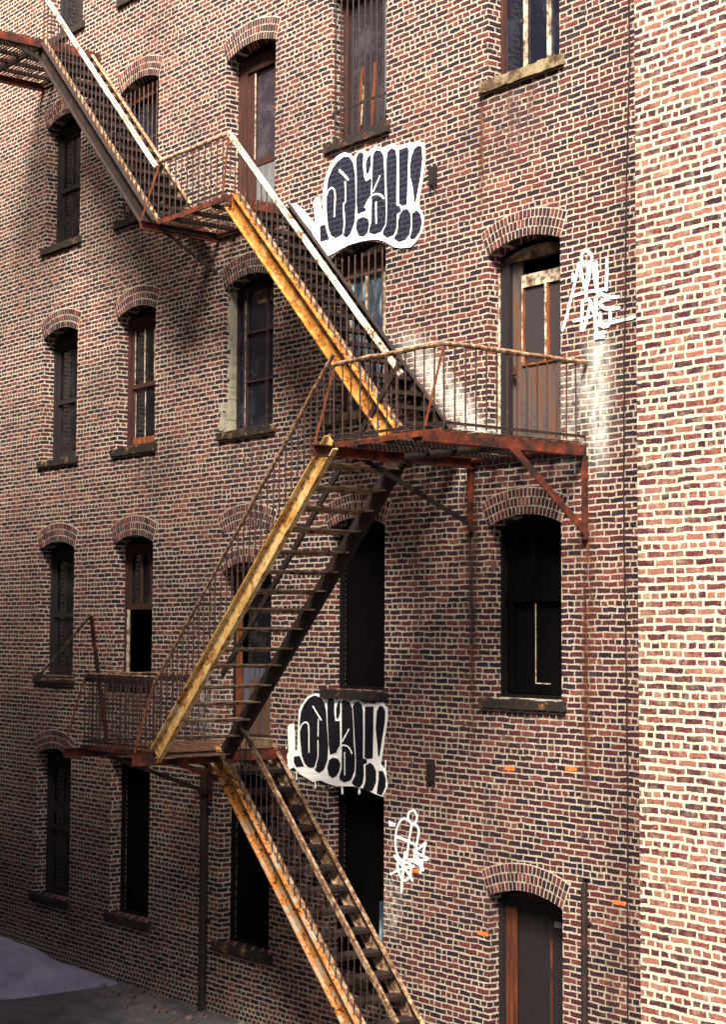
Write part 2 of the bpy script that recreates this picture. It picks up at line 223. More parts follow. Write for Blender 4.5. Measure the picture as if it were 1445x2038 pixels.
def mat_brick(name, stains=True, lift=0.0):
    m, t, b = material(name)
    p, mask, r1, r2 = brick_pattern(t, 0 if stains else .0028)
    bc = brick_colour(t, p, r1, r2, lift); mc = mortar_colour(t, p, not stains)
    col = t.mix(mask, mc, bc)
    # open and sooty joints, blotches of grime
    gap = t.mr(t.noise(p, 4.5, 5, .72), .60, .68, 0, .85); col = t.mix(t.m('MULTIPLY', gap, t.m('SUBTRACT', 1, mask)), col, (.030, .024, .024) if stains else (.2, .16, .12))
    if stains: col = t.mix(t.mr(t.noise(p, .42, 5, .65), .46, .68, 0, .5), col, t.mix(.5, col, (.018, .012, .018), 'MULTIPLY'))
    # smeared mortar and lime on the faces
    sm = t.mr(t.noise(p, 9, 5, .7), .54 if stains else .45, .8, 0, .6 if stains else .8); col = t.mix(t.m('MULTIPLY', sm, mask), col, t.mix(.5, mc, bc))
    if stains:
        x, y, z = t.sep(p)
        st = t.scl(p, (7, 7, .7)); sn = t.noise(st, 1.6, 4, .6); fn = t.noise(p, 11, 4, .65); wn = t.noise(t.scl(p, (3.6, 3.6, 1.6)), 1.5, 6, .68)
        # soot runs
        soot = t.mr(t.noise(t.scl(p, (2.2, 2.2, .28)), 1.0, 4, .6), .56, .76, 0, .42)
        col = t.mix(soot, col, (.016, .012, .014))
        dark = None
        for a in ((-10.04, 4.15, 3.6), (-4.37, 4.15, 3.7), (-1.2, 4.15, 3.6), (-6.9, 7.75, 7.2), (-10.04, 7.75, 7.3), (-1.3, 11.5, 10.6), (-4.4, 11.45, 11.0)):
            g = gauss(t, x, z, a[0] + .6, .55, a[2], a[1], .3); dark = g if dark is None else t.m('MAXIMUM', dark, g)
        dm = t.m('MULTIPLY', dark, t.mr(sn, .4, .65)); col = t.mix(t.m('MULTIPLY', dm, .7), col, (.05, .025, .025))
        # rust running down below the wall brackets of the landings
        rust = None
        for a in ((.39, .075, 3.3, 6.3), (.40, .13, 5.1, 6.25), (-1.5, .06, 3.7, 7.0), (-1.5, .10, 5.6, 6.6), (-1.33, .05, 10.2, 11.45)):
            g = gauss(t, x, z, *a, .5); rust = g if rust is None else t.m('MAXIMUM', rust, g)
        rm = t.m('MULTIPLY', rust, t.mr(t.m('ADD', sn, t.m('MULTIPLY', fn, .6)), .52, .85)); col = t.mix(t.m('MULTIPLY', rm, .9), col, t.ramp(fn, [(.3, (.012, .006, .005)), (.5, (.045, .010, .006)), (.7, (.15, .045, .010))]))
        # black sooty strips beside the bracket post
        bl = t.m('MULTIPLY', gauss(t, x, z, -1.5, .09, 4.9, 7.1, .4), t.mr(sn, .3, .5)); col = t.mix(t.m('MULTIPLY', bl, .85), col, (.012, .009, .011))
        # white paint and lime wash beside the railing end, and along the stair foot
        wh = t.m('MULTIPLY', gauss(t, x, z, .60, .16, 7.0, 8.25, .4), t.mr(wn, .28, .55))
        wh = t.m('MAXIMUM', wh, t.m('MULTIPLY', gauss(t, x, z, .28, .42, 7.0, 7.95, .3), t.mr(wn, .35, .68, 0, .8)))
        e = t.m('ABSOLUTE', t.m('SUBTRACT', t.m('ADD', x, z), 6.02))   # band parallel to the flight that climbs left from the middle landing
        sp = t.m('MULTIPLY', t.mr(e, .42, .05), t.m('MULTIPLY', t.mr(z, 7.0, 7.25), t.mr(z, 9.0, 8.3)))
        wh = t.m('MAXIMUM', wh, t.m('MULTIPLY', sp, t.mr(wn, .28, .58)))
        wh = t.m('MAXIMUM', wh, t.m('MULTIPLY', gauss(t, x, z, -3.0, .16, 1.35, 1.95, .2), t.mr(fn, .42, .6, 0, .6)))
        wh = t.m('MAXIMUM', wh, t.m('MULTIPLY', gauss(t, x, z, -7.35, .28, 3.55, 4.5, .3), t.mr(fn, .42, .62, 0, .6)))
        wh = t.m('MULTIPLY', wh, .6)
        col = t.mix(wh, col, t.ramp(fn, [(.35, (.36, .38, .37)), (.6, (.72, .72, .69))]))
    hgt = t.m('ADD', mask, t.m('MULTIPLY', t.noise(p, 45, 4, .6), .5))
    finish(t, b, col, t.fmix(mask, .95, .8), hgt, .65, .008, spec=.2)
    return m

def mat_arch(name='arch_brick', lift=.04):
    m, t, b = material(name)
    g = t.n('ShaderNodeNewGeometry'); p = g.outputs['Position']
    col = brick_colour(t, p, g.outputs['Random Per Island'], .5, lift)
    col = t.mix(t.mr(t.noise(p, 12, 5, .7), .56, .8, 0, .6), col, t.mix(.5, mortar_colour(t, p), col))
    finish(t, b, col, .85, t.noise(p, 45, 4, .6), .4, .006, spec=.2); return m
def mat_mortar():
    m, t, b = material('mortar'); p = t.pos(); finish(t, b, mortar_colour(t, p), .95, t.noise(p, 40, 4), .5, .006, spec=.1); return m
def mat_mottled(name, stops, scale=6, detail=5, rough=.7, dist=.004, stretch=(1, 1, 1), spec=.3, metal=0, rr=.65):
    m, t, b = material(name); p = t.scl(t.pos(), stretch)
    n = t.noise(p, scale, detail, rr); n2 = t.noise(p, scale * 7, 4, .7)
    f = t.m('ADD', t.m('MULTIPLY', n, .72), t.m('MULTIPLY', n2, .28))
    finish(t, b, t.ramp(f, stops), rough, n2, .5, dist, metal, spec); return m

M = {}
M['brick'] = mat_brick('brick_wall'); M['brick2'] = mat_brick('brick_sun_paled', False, .3)  # wing brick and mortar paled beyond their own colour to paint in sunlight
M['arch'] = mat_arch(); M['wingedge'] = mat_arch('edge_brick', .38); M['mortar'] = mat_mortar()
def mat_flaky(name, paint, rusty, dark, amt=.5, stretch=(1, 1, 1), sc=5):
    """old oil paint breaking up: sound paint, orange rust stain around the losses, dark pits"""
    m, t, b = material(name); p = t.scl(t.pos(), stretch)
    n1 = t.noise(p, sc, 6, .68); n2 = t.noise(p, sc * 4.5, 5, .7); n3 = t.noise(p, sc * 11, 3, .6)
    c = t.ramp(t.noise(p, sc * .8, 4, .6), [(.3, paint[0]), (.5, paint[1]), (.7, paint[2])])
    f = t.m('ADD', t.m('MULTIPLY', n1, .6), t.m('MULTIPLY', n2, .4))
    lo = amt
    c = t.mix(t.mr(f, lo + .06, lo - .05), c, t.ramp(n2, [(.35, rusty[0]), (.6, rusty[1])]))
    pit = t.mr(f, lo - .05, lo - .10); c = t.mix(pit, c, dark); c = t.mix(t.mr(n3, .30, .25), c, dark)
    finish(t, b, c, t.fmix(pit, .5, .9), t.m('SUBTRACT', f, t.m('MULTIPLY', pit, .3)), .6, .006, spec=.35); return m
M['yellow'] = mat_flaky('rusted_yellow_paint', ((.26, .100, .014), (.35, .18, .040), (.42, .31, .15)), ((.15, .046, .007), (.29, .10, .014)), (.018, .008, .005), .50)
M['yellowpale'] = mat_flaky('highlit_yellow_paint', ((.40, .22, .06), (.54, .37, .15), (.58, .47, .28)), ((.20, .07, .012), (.36, .16, .03)), (.03, .013, .007), .465)  # pale yellow paint, lightened more to paint in a sunlit highlight
M['greypale'] = mat_flaky('chalky_grey_paint', ((.17, .095, .032), (.25, .235, .18), (.27, .28, .25)), ((.26, .075, .01), (.42, .16, .025)), (.016, .008, .005), .51)
M['pale'] = mat_flaky('worn_pale_paint', ((.50, .45, .36), (.60, .56, .49), (.66, .63, .58)), ((.10, .045, .02), (.30, .18, .09)), (.018, .009, .007), .46)
M['lumpy'] = mat_mottled('flaking_rail_paint', [(.3, (.018, .009, .007)), (.42, (.06, .024, .014)), (.5, (.18, .10, .055)), (.6, (.34, .26, .18)), (.75, (.45, .38, .30))], 15, 6, .7, .006)
M['rust'] = mat_mottled('red_rust', [(.3, (.006, .004, .004)), (.44, (.020, .006, .005)), (.53, (.075, .013, .006)), (.62, (.15, .027, .008)), (.75, (.28, .085, .018))], 4.5, 6, .85, .006)
M['iron'] = mat_mottled('dark_iron', [(.3, (.005, .004, .005)), (.5, (.012, .008, .008)), (.62, (.035, .013, .010)), (.8, (.09, .03, .018))], 8, 5, .7, .004)
M['rod'] = mat_mottled('rod_iron', [(.3, (.010, .006, .007)), (.5, (.030, .015, .015)), (.62, (.075, .036, .025)), (.78, (.25, .18, .12))], 14, 5, .6, .003)
M['treadpale'] = mat_mottled('scuffed_tread', [(.32, (.02, .011, .008)), (.43, (.09, .045, .025)), (.52, (.30, .21, .13)), (.7, (.46, .37, .27))], 11, 6, .7, .005)
M['slat'] = mat_mottled('worn_slats', [(.3, (.012, .007, .006)), (.45, (.05, .022, .014)), (.55, (.15, .075, .04)), (.7, (.28, .19, .11))], 9, 6, .8, .005, (.6, 4, 1))
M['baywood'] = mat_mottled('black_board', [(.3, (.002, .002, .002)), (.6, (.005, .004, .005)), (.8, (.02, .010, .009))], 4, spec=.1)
M['sill'] = mat_mottled('sooty_stone', [(.3, (.007, .006, .006)), (.53, (.012, .009, .008)), (.58, (.06, .026, .011)), (.64, (.24, .15, .065)), (.8, (.40, .32, .2))], 5, 6, .8, .012)
M['sill_peel'] = mat_mottled('peeling_sill', [(.3, (.012, .008, .006)), (.46, (.06, .035, .018)), (.54, (.17, .13, .075)), (.8, (.34, .30, .21))], 6, 6, .8, .012)
M['brown'] = mat_mottled('brown_wood', [(.3, (.008, .004, .004)), (.5, (.026, .008, .007)), (.65, (.07, .018, .011)), (.8, (.16, .05, .02))], 4, 5, .7, .004, (9, 9, .8))
M['orange'] = mat_mottled('orange_wood', [(.3, (.025, .009, .005)), (.5, (.12, .032, .010)), (.7, (.26, .085, .022))], 4, 5, .7, .004, (6, 6, .9))
M['dkwood'] = mat_mottled('dark_wood', [(.3, (.004, .003, .005)), (.6, (.011, .008, .010)), (.8, (.035, .018, .016))], 4, 5, .7, .004, (9, 9, .8))
M['trim'] = mat_mottled('old_white_paint', [(.34, (.03, .016, .012)), (.45, (.14, .085, .055)), (.53, (.40, .35, .28)), (.8, (.55, .51, .44))], 12, 5, .7, .003)
M['greydoor'] = mat_mottled('grey_panel', [(.3, (.05, .048, .056)), (.5, (.10, .10, .115)), (.7, (.17, .17, .19))], 3, 5, .6, .003, (8, 8, .7))
M['blueboard'] = mat_mottled('slate_boards', [(.3, (.02, .02, .03)), (.5, (.055, .055, .085)), (.7, (.12, .12, .165))], 3, 5, .7, .003, (9, 9, .7))
M['plaster'] = mat_mottled('bare_plaster', [(.3, (.10, .09, .07)), (.5, (.22, .205, .16)), (.75, (.32, .30, .25))], 9, 6, .9, .012)
M['rustwood'] = mat_mottled('rust_stained_wood', [(.3, (.012, .006, .005)), (.48, (.05, .014, .007)), (.62, (.13, .035, .012)), (.78, (.22, .08, .03))], 3, 6, .7, .004, (7, 7, .6))
M['void'] = mat_mottled('dark_interior', [(.3, (.0008, .0008, .001)), (.7, (.002, .0018, .002))], 3, spec=.05)  # near-black colour stands in for the darkness inside the rooms
M['grey'] = mat_mottled('grey_ground', [(.3, (.018, .016, .02)), (.45, (.05, .047, .055)), (.55, (.075, .07, .08)), (.7, (.13, .12, .13))], 2.2, 7, .9, .03, rr=.75)
M['rubble'] = mat_mottled('brick_rubble', [(.3, (.03, .02, .02)), (.5, (.09, .05, .045)), (.7, (.2, .17, .14))], 3, 5, .9)
M['mound'] = mat_mottled('lilac_cover', [(.3, (.12, .10, .15)), (.5, (.2, .18, .25)), (.75, (.3, .27, .34))], 2, 6, .9, .03)
def mat_steel_door():
    m, t, b = material('rusting_steel_door'); p = t.pos(); x, y, z = t.sep(p)
    s = t.noise(t.scl(p, (7, 7, .8)), 1.3, 5, .65); f = t.noise(p, 16, 5, .7)
    c = t.ramp(t.m('ADD', t.m('MULTIPLY', s, .7), t.m('MULTIPLY', f, .3)), [(.34, (.022, .018, .022)), (.44, (.060, .050, .054)), (.51, (.085, .062, .055)), (.57, (.12, .048, .022)), (.64, (.07, .03, .018)), (.8, (.26, .12, .04))])
    finish(t, b, c, .55, f, .4, .004, .2, .4); return m
M['steel'] = mat_steel_door()
def mat_glass(name, tint, streak=None, rough=.12):
    m, t, b = material(name); p = t.pos()
    dirt = t.mr(t.noise(p, 3.2, 5, .6), .45, .75); dots = t.mr(t.noise(p, 60, 2, .5), .74, .78)
    c = t.mix(dirt, tint, [min(1, k * 1.8 + .006) for k in tint]); c = t.mix(dots, c, (.5, .5, .5))
    if streak:
        s = t.mr(t.noise(t.scl(p, (3.2, 3.2, 1.1)), 1.6, 4, .55), .47, .72); c = t.mix(s, c, streak)
    finish(t, b, c, t.fmix(dirt, rough, .45), None, spec=.5); return m
M['glass'] = mat_glass('dark_glass', (.005, .005, .007)); M['glass_blue'] = mat_glass('painted_sky_glass', (.018, .034, .056), (.30, .40, .46), .25)  # cloudy blue streaks paint a sky reflection into the glass
M['glass_navy'] = mat_glass('navy_glass', (.006, .007, .014)); M['glass_violet'] = mat_glass('violet_glass', (.022, .018, .025))
def mat_mesh_glass():
    m, t, b = material('wired_glass'); p = t.pos(); x, y, z = t.sep(p)
    d = t.m('FRACT', t.m('MULTIPLY', t.m('ADD', t.m('MULTIPLY', x, .55), z), 36.0)); l = t.mr(t.m('ABSOLUTE', t.m('SUBTRACT', d, .5)), .25, .12)
    c = t.mix(l, (.015, .012, .016), (.05, .04, .045)); finish(t, b, c, .5, l, .3, .003, spec=.3); return m
M['glass_wire'] = mat_mesh_glass()
def mat_paint(name, brick, joint, wear):
    m, t, b = material(name); p, mask, r1, r2 = brick_pattern(t)
    n = t.noise(p, 10, 5, .7)
    c = t.mix(mask, joint, brick); c = t.mix(t.mr(n, .55, .8, 0, wear), c, t.mix(.5, brick, joint))
    finish(t, b, c, .55, mask, .4, .005, spec=.3); return m
M['white_paint'] = mat_paint('white_spray_paint', (.86, .87, .88), (.84, .84, .84), .1)
M['navy_paint'] = mat_paint('navy_spray_paint', (.0065, .0075, .018), (.024, .025, .046), .3)
M['black_paint'] = mat_paint('black_spray_paint', (.005, .0055, .010), (.008, .009, .016), .2)
M['orange_paint'] = mat_mottled('orange_brick_paint', [(.3, (.10, .03, .015)), (.45, (.42, .10, .022)), (.6, (.58, .19, .05)), (.75, (.4, .3, .2))], 26, 5, .8)

# ------------------------------------------------------------------ ground
g = MB(); g.box(-120, 120, -140, 60, -.8, -.35); go = g.build('ground', M['grey'], kind='structure')

# ------------------------------------------------------------------ the old brick building
BX0, BX1, BTOP, BACK, TH = -24.0, 9.0, 19.6, 11.0, .30
bld = root('brick_building', (-5, 0, 0), 'old brick building with rows of arched windows, rust stains and graffiti on its wall', 'building')
COLS = {'am': (-12.55, -11.35), 'a': (-10.04, -8.86), 'b': (-6.92, -5.68), 'c': (-4.37, -3.17), 'd': (-1.21, .01)}
def arc(x0, x1, zs, rise, n=14):
    w = x1 - x0; Rr = (w * w / 4 + rise * rise) / (2 * rise); cz = zs + rise - Rr; cx = (x0 + x1) / 2; a = math.asin(w / 2 / Rr)
    return [(cx + Rr * math.sin(-a + 2 * a * k / n), cz + Rr * math.cos(-a + 2 * a * k / n)) for k in range(n + 1)], cx, cz, Rr, a
RISE = .125
OPEN = []   # (key, x0, x1, z0, zs)
def op(key, c, z0, zs): OPEN.append((key, *COLS[c], z0, zs))
for r, (z0, zs) in enumerate([(.66, 2.97), (4.30, 6.41), (7.93, 10.02), (11.60, 13.68), (15.25, 17.33)]):
    for c in ('am', 'a', 'b', 'c'):
        k = c + str(r)
        if k == 'b1': op(k, c, 3.52, 5.90)
        elif k == 'b3': op(k, c, 10.93, 13.40)
        else: op(k, c, z0, zs)
for k, z0, zs in (('d0', -.25, 1.99), ('d1', 4.29, 6.29), ('d2', 7.19, 9.54), ('d3', 11.67, 13.68), ('d4', 15.3, 17.33)): op(k, 'd', z0, zs)
def outline(x0, x1, z0, zs):
    pts, *_ = arc(x0, x1, zs, RISE); return [(x1, z0), (x0, z0)] + pts     # closed loop
wall = MB()
polys = [[(BX0, -.35), (BX1, -.35), (BX1, BTOP), (BX0, BTOP)]] + [outline(*o[1:]) for o in OPEN]
flat = [p for q in polys for p in q]; n0 = len(flat); fs = []
for tri in tessellate_polygon([[Vector((x, z, 0)) for x, z in q] for q in polys]):
    a, b_, c = tri; A, B, C_ = flat[a], flat[b_], flat[c]
    if (B[0] - A[0]) * (C_[1] - A[1]) - (C_[0] - A[0]) * (B[1] - A[1]) < 0: b_, c = c, b_
    fs.append((a, b_, c)); fs.append((a + n0, c + n0, b_ + n0))
base = 0
for qi, q in enumerate(polys):
    k = len(q)
    for i in range(k):
        i0, i1 = base + i, base + (i + 1) % k
        fs.append((i0, i1, i1 + n0, i0 + n0))
    base += k
wall.add([(x, 0, z) for x, z in flat] + [(x, TH, z) for x, z in flat], fs)
wo = wall.build('wall', M['brick'], bld)
bm = bmesh.new(); bm.from_mesh(wo.data); bmesh.ops.recalc_face_normals(bm, faces=bm.faces); bm.to_mesh(wo.data); bm.free()
shell = MB()
shell.box(BX0, BX0 + .3, TH + .002, BACK, 0, BTOP); shell.box(BX1 - .3, BX1, TH + .002, BACK, 0, BTOP); shell.box(BX0 + .3, BX1 - .3, BACK - .3, BACK, 0, BTOP)
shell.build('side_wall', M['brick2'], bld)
roof = MB(); roof.box(BX0 - .1, BX1 + .1, -.15, BACK + .1, BTOP + .002, BTOP + .3); roof.build('roof', M['iron'], bld)
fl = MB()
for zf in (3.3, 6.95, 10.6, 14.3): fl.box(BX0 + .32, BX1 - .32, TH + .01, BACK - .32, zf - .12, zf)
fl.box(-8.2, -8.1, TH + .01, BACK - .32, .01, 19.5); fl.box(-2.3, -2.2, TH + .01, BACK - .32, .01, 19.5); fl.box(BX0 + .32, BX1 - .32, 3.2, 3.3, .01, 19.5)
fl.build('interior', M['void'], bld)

def brick_arch(parent, x0, x1, zs, rise=RISE, rings=3):
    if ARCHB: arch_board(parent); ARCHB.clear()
    pts, cx, cz, Rr, a = arc(x0, x1, zs, rise)
    d = .104; mo = MB(); n = 22
    def P(r, th): return (cx + r * math.sin(th), cz + r * math.cos(th))
    ap = a + .004
    for k in range(n):
        t0, t1 = -ap + 2 * ap * k / n, -ap + 2 * ap * (k + 1) / n
        q = [P(Rr, t0), P(Rr, t1), P(Rr + rings * d, t1), P(Rr + rings * d, t0)]
        mo.prism(q, -.003, .03)
    ar = mo.build('brick_arch', M['mortar'], parent)
    br = MB()
    for ring in range(rings):
        r0 = Rr + ring * d + .008; r1 = r0 + d - .022; cnt = round(2 * a * (r0 + d / 2) / .0655)
        sh = .5 if ring == 1 else 0
        for k in range(cnt):
            j = lambda s=.004: random.uniform(-s, s)
            t0 = -a + 2 * a * (k + .13) / cnt; t1 = -a + 2 * a * (k + .84) / cnt
            q = [P(r0 + j(), t0 + j(.0008)), P(r0 + j(), t1 + j(.0008)), P(r1 + j(), t1 + j(.0008)), P(r1 + j(), t0 + j(.0008))]
            br.prism(q, -.010 + j(.003), .01)
    br.build('arch_bricks', M['arch'], ar)
    return ar
def sill(parent, x0, x1, z, mat='sill', h=.125, pr=.055):
    s = MB(); n = 14
    xs = [x0 - .12 + (x1 - x0 + .2) * k / n for k in range(n + 1)]
    for k in range(n):   # chipped front edge: each length of the stone is worn differently
        e = random.uniform(0, .016); hh = random.uniform(0, .018)
        s.box(xs[k], xs[k + 1], -pr + e, .22, z - h + hh * .6, z - hh)
    return s.build('sill', M[mat], parent)

ARCHB = []
FY = .20   # the joinery stands this far back from the wall face
def frame_mb(x0, x1, z0, zs, w=.075, y=FY, dp=.09, head=.14):
    f = MB(); f.box(x0 + .004, x0 + w, y, y + dp, z0 + .002, zs); f.box(x1 - w, x1 - .004, y, y + dp, z0 + .002, zs)
    f.box(x0 + w, x1 - w, y + .002, y + dp, z0 + .004, z0 + w * .8); f.box(x0 + w, x1 - w, y + .004, y + dp, zs - head, zs - .003)
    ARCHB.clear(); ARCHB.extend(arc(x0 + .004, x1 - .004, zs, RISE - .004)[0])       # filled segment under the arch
    return f
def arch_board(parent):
    b = MB(); b.prism(list(ARCHB), FY + .012, FY + .09); return b.build('arch_board', M['baywood'], parent)  # near-black: soot, and the deep shade under the arch painted in
def pane(parent, x0, x1, z0, z1, mat, y=FY + .06):
    g_ = MB(); g_.box(x0, x1, y, y + .008, z0, z1); return g_.build('pane', M[mat], parent)
def bars(parent, xs, z0, z1, y=.03, rails=(), mat='rod', r=.011, x0=None, x1=None):
    b = MB()
    for x in xs: b.tube([(x, y, z0), (x + random.uniform(-.006, .006), y, z1)], r, 6)
    for z in rails: b.box(x0, x1, y + .012, y + .028, z - .016, z + .016)
    return b.build('security_bars', M[mat], parent)
def lin(a, b, n): return [a + (b - a) * (k + .5) / n for k in range(n)]

def sash_window(o, fmat='brown', mun='trim', gl='glass', label=None, sillmat='sill'):
    key, x0, x1, z0, zs = o
    w = frame_mb(x0, x1, z0, zs).build('window', M[fmat], bld, label)
    zm = z0 + (zs - z0) * .47; mu = MB(); s = MB(); xa, xb = x0 + .09, x1 - .09
    for (za, zb, y) in ((zm - .02, zs - .15, FY + .03), (z0 + .07, zm + .03, FY + .055)):
        s.box(xa, xa + .05, y, y + .035, za, zb); s.box(xb - .05, xb, y, y + .035, za, zb); s.box(xa + .05, xb - .05, y + .002, y + .035, za, za + .07); s.box(xa + .05, xb - .05, y + .002, y + .035, zb - .05, zb)
        for k in (1, 2): mu.box(xa + .05 + (xb - xa - .1) * k / 3 - .008, xa + .05 + (xb - xa - .1) * k / 3 + .008, y + .015, y + .03, za + .07, zb - .05)
        mu.box(xa + .05, xa + .06, y + .015, y + .03, za + .07, zb - .05)
    s.build('sash', M[fmat], w); mu.build('muntins', M[mun], w)
    pane(w, x0 + .09, x1 - .09, z0 + .06, zs - .12, gl, FY + .075)
    sill(w, x0, x1, z0, sillmat); brick_arch(w, x0, x1, zs); return w
def void_window(o, label=None, sl=True):
    key, x0, x1, z0, zs = o
    w = frame_mb(x0, x1, z0, zs, .05, .19, .06, .05).build('window', M['baywood'], bld, label)
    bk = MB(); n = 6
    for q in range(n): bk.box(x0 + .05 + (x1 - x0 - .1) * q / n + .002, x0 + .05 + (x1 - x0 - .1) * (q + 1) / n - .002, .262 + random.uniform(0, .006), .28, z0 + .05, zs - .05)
    bk.build('board', M['void'], w)  # near-black sheet put where the open room is only dark
    if sl: sill(w, x0, x1, z0)
    brick_arch(w, x0, x1, zs); return w

O = {o[0]: o for o in OPEN}
for k in ('am0', 'am1', 'am2', 'am3', 'am4', 'a4', 'b4', 'c4', 'd4'): sash_window(O[k], 'dkwood', 'iron')
sash_window(O['a2'], label='brown double-hung window with thin pale muntins above a sooty sill')
bx = O['a2']; bt = MB(); bt.box(bx[1] + .15, bx[2] - .1, FY + .03, FY + .05, bx[3] + .07, bx[3] + .17); bt.build('bottom_rail', M['orange'], bld.children[-1])
# a1: upper sash in place, lower sash gone, one pale upright
k, x0, x1, z0, zs = O['a1']
w = frame_mb(x0, x1, z0, zs, .07).build('window', M['brown'], bld, 'window with its lower sash gone and one bright white upright')
s = MB(); zm = z0 + 1.08; s.box(x0 + .08, x1 - .08, FY + .02, FY + .06, zm, zm + .1)
for f in (.0, .36, .68, .95): s.box(x0 + .1 + (x1 - x0 - .24) * f, x0 + .13 + (x1 - x0 - .24) * f, FY + .02, FY + .06, zm + .1, zs - .14)
s.build('sash', M['brown'], w); pane(w, x0 + .08, x1 - .08, zm + .05, zs - .12, 'glass', FY + .07)
s = MB(); s.box(x0 + .085, x0 + .125, FY - .005, FY + .03, z0 + .06, zm); s.build('sash_stile', M['trim'], w); sill(w, x0, x1, z0); brick_arch(w, x0, x1, zs)
# a3: barred, orange head board
k, x0, x1, z0, zs = O['a3']
w = frame_mb(x0, x1, z0, zs, .06).build('window', M['dkwood'], bld, 'barred dark window with an orange board under its arch')
pane(w, x0 + .06, x1 - .06, z0 + .05, zs - .1, 'glass_navy'); pts, *_ = arc(x0 + .05, x1 - .02, zs - .02, .08)
hb = MB(); hb.prism(pts + [(x1 - .02, zs - .12), (x0 + .05, zs - .16)], FY - .03, FY + .008); hb.build('head_board', M['orange'], w)
bars(w, lin(x0 + .05, x1 - .05, 8), z0, zs - .03, .04, (z0 + .25, z0 + 1.2), x0=x0 + .01, x1=x1 - .01); sill(w, x0, x1, z0); brick_arch(w, x0, x1, zs)
WC = {}
for k in ('a0', 'c0', 'b0'): WC[k] = void_window(O[k], 'pitch dark opening with no sash left' if k == 'a0' else None)
# c1, d1: black openings with slivers of frame
w = void_window(O['c1'])
w = void_window(O['d1'], 'large black opening with a thin pale upright and a rust-stained sill')
k, x0, x1, z0, zs = O['d1']; s = MB(); s.box(x0 + .12, x0 + .19, .215, .245, z0 + .06, z0 + 1.2); s.box(x0 + .52, x0 + .575, .215, .245, z0 + .06, zs - .1); s.box(x0 + .06, x1 - .06, .216, .244, z0 + 1.12, z0 + 1.2); s.build('sash', M['void'], w)
s = MB(); s.box(x0 + .576, x0 + .586, .208, .214, z0 + .17, z0 + 1.1); s.box(x0 + .586, x0 + .69, .209, .214, z0 + .17, z0 + .182); s.box(x0 + .71, x0 + .82, .209, .214, z0 + .168, z0 + .18); s.build('sash_stile', M['trim'], w)
# c0 lower door leaf
k, x0, x1, z0, zs = O['c0']; wc0 = WC['c0']
# b2: steel window, plastered jamb
k, x0, x1, z0, zs = O['b2']
w = frame_mb(x0, x1, z0, zs, .045, .2, .06, .04).build('window', M['iron'], bld, 'tall steel window with six dark panes and one jamb patched in grey plaster')
pane(w, x0 + .045, x1 - .045, z0 + .04, zs - .03, 'glass_navy', .245)
s = MB()
for x in (x0 + .26, x0 + .78): s.box(x - .014, x + .014, .205, .24, z0 + .04, zs - .04)
for f in (.34, .68): s.box(x0 + .275, x1 - .05, .208, .238, z0 + (zs - z0) * f - .011, z0 + (zs - z0) * f + .011)
s.build('muntins', M['rod'], w)
s = MB(); s.box(x0 + .236, x0 + .246, .2, .204, z0 + .05, zs - .2); s.build('flaked_paint', M['trim'], w)
ya = MB(); pts, *_ = arc(x0 + .5, x1 - .07, zs - .2, .12); ya.prism(pts + [(x1 - .07, zs - .27), (x0 + .5, zs - .27)], .232, .24); ya.build('yellow_reflection', M['sill_peel'], w)  # yellow reflection in the glass, painted as a thin arched plate
pl = MB(); random.seed(3); zz = z0; prev = 0
while zz < zs - .04:
    dz = .06; f = (zz - z0) / (zs - z0); wd = .13 + (.07 if f < .2 else 0) + random.uniform(-.03, .03)
    pl.box(x0 + .001, x0 + .018 + random.uniform(0, .006), .2 - wd, .199, zz, min(zz + dz, zs - .03)); zz += dz
for k2 in range(7): pl.box(x0 - .12 + random.uniform(0, .05), x0 + .002, -.012, .02, z0 + .02 + k2 * .055, z0 + .075 + k2 * .055)
pl.build('plaster_patch', M['plaster'], w); sill(w, x0, x1, z0); brick_arch(w, x0, x1, zs)
# c2 / c3 barred windows
k, x0, x1, z0, zs = O['c2']
w = frame_mb(x0, x1, z0, zs, .06, head=.25).build('window', M['brown'], bld, 'barred window with a bluish sky reflection painted on dirty glass between pale muntins')
pane(w, x0 + .06, x1 - .06, z0 + .05, zs - .2, 'glass_blue'); s = MB()
for f in (.02, .34, .66): s.box(x0 + .08 + (x1 - x0) * f, x0 + .125 + (x1 - x0) * f, FY + .02, FY + .058, z0 + .05, zs - .24)
s.box(x0 + .08, x1 - .35, FY + .022, FY + .056, zs - .27, zs - .245); s.build('muntins', M['trim'], w)
pts, *_ = arc(x0 + .45, x1 - .03, zs + .03, .06); hb = MB(); hb.prism(pts + [(x1 - .03, zs), (x0 + .45, zs - .01)], FY - .006, FY + .01); hb.build('head_board', M['trim'], w)
bars(w, lin(x0 + .03, x1 - .03, 8), z0 - .02, zs - .02, .02, (z0 + .3, zs - .30), x0=x0 + .01, x1=x1 - .01); sill(w, x0, x1, z0, 'sill_peel'); brick_arch(w, x0, x1, zs)
k, x0, x1, z0, zs = O['c3']
w = frame_mb(x0, x1, z0, zs, .1).build('window', M['brown'], bld, 'barred window with violet boards and strips of rust behind the bars')
pane(w, x0 + .1, x1 - .1, z0 + .05, zs - .1, 'glass_violet'); s = MB()
for x in (x0 + .3, x0 + .58, x0 + .9): s.bar((x, FY + .045, z0 + .15), (x + .08, FY + .045, z0 + 1.0), .02, .05, (1, 0, 0))
s.build('rusty_strip', M['orange'], w)
s = MB(); s.bar((x0 + .36, FY + .04, z0 + .22), (x0 + .41, FY + .04, z0 + .75), .012, .018, (1, 0, 0)); s.build('pale_strip', M['trim'], w)
s = MB(); s.box(x1 - .33, x1 - .1, FY + .035, FY + .055, z0 + .05, zs - .15); s.build('grey_board', M['greydoor'], w)
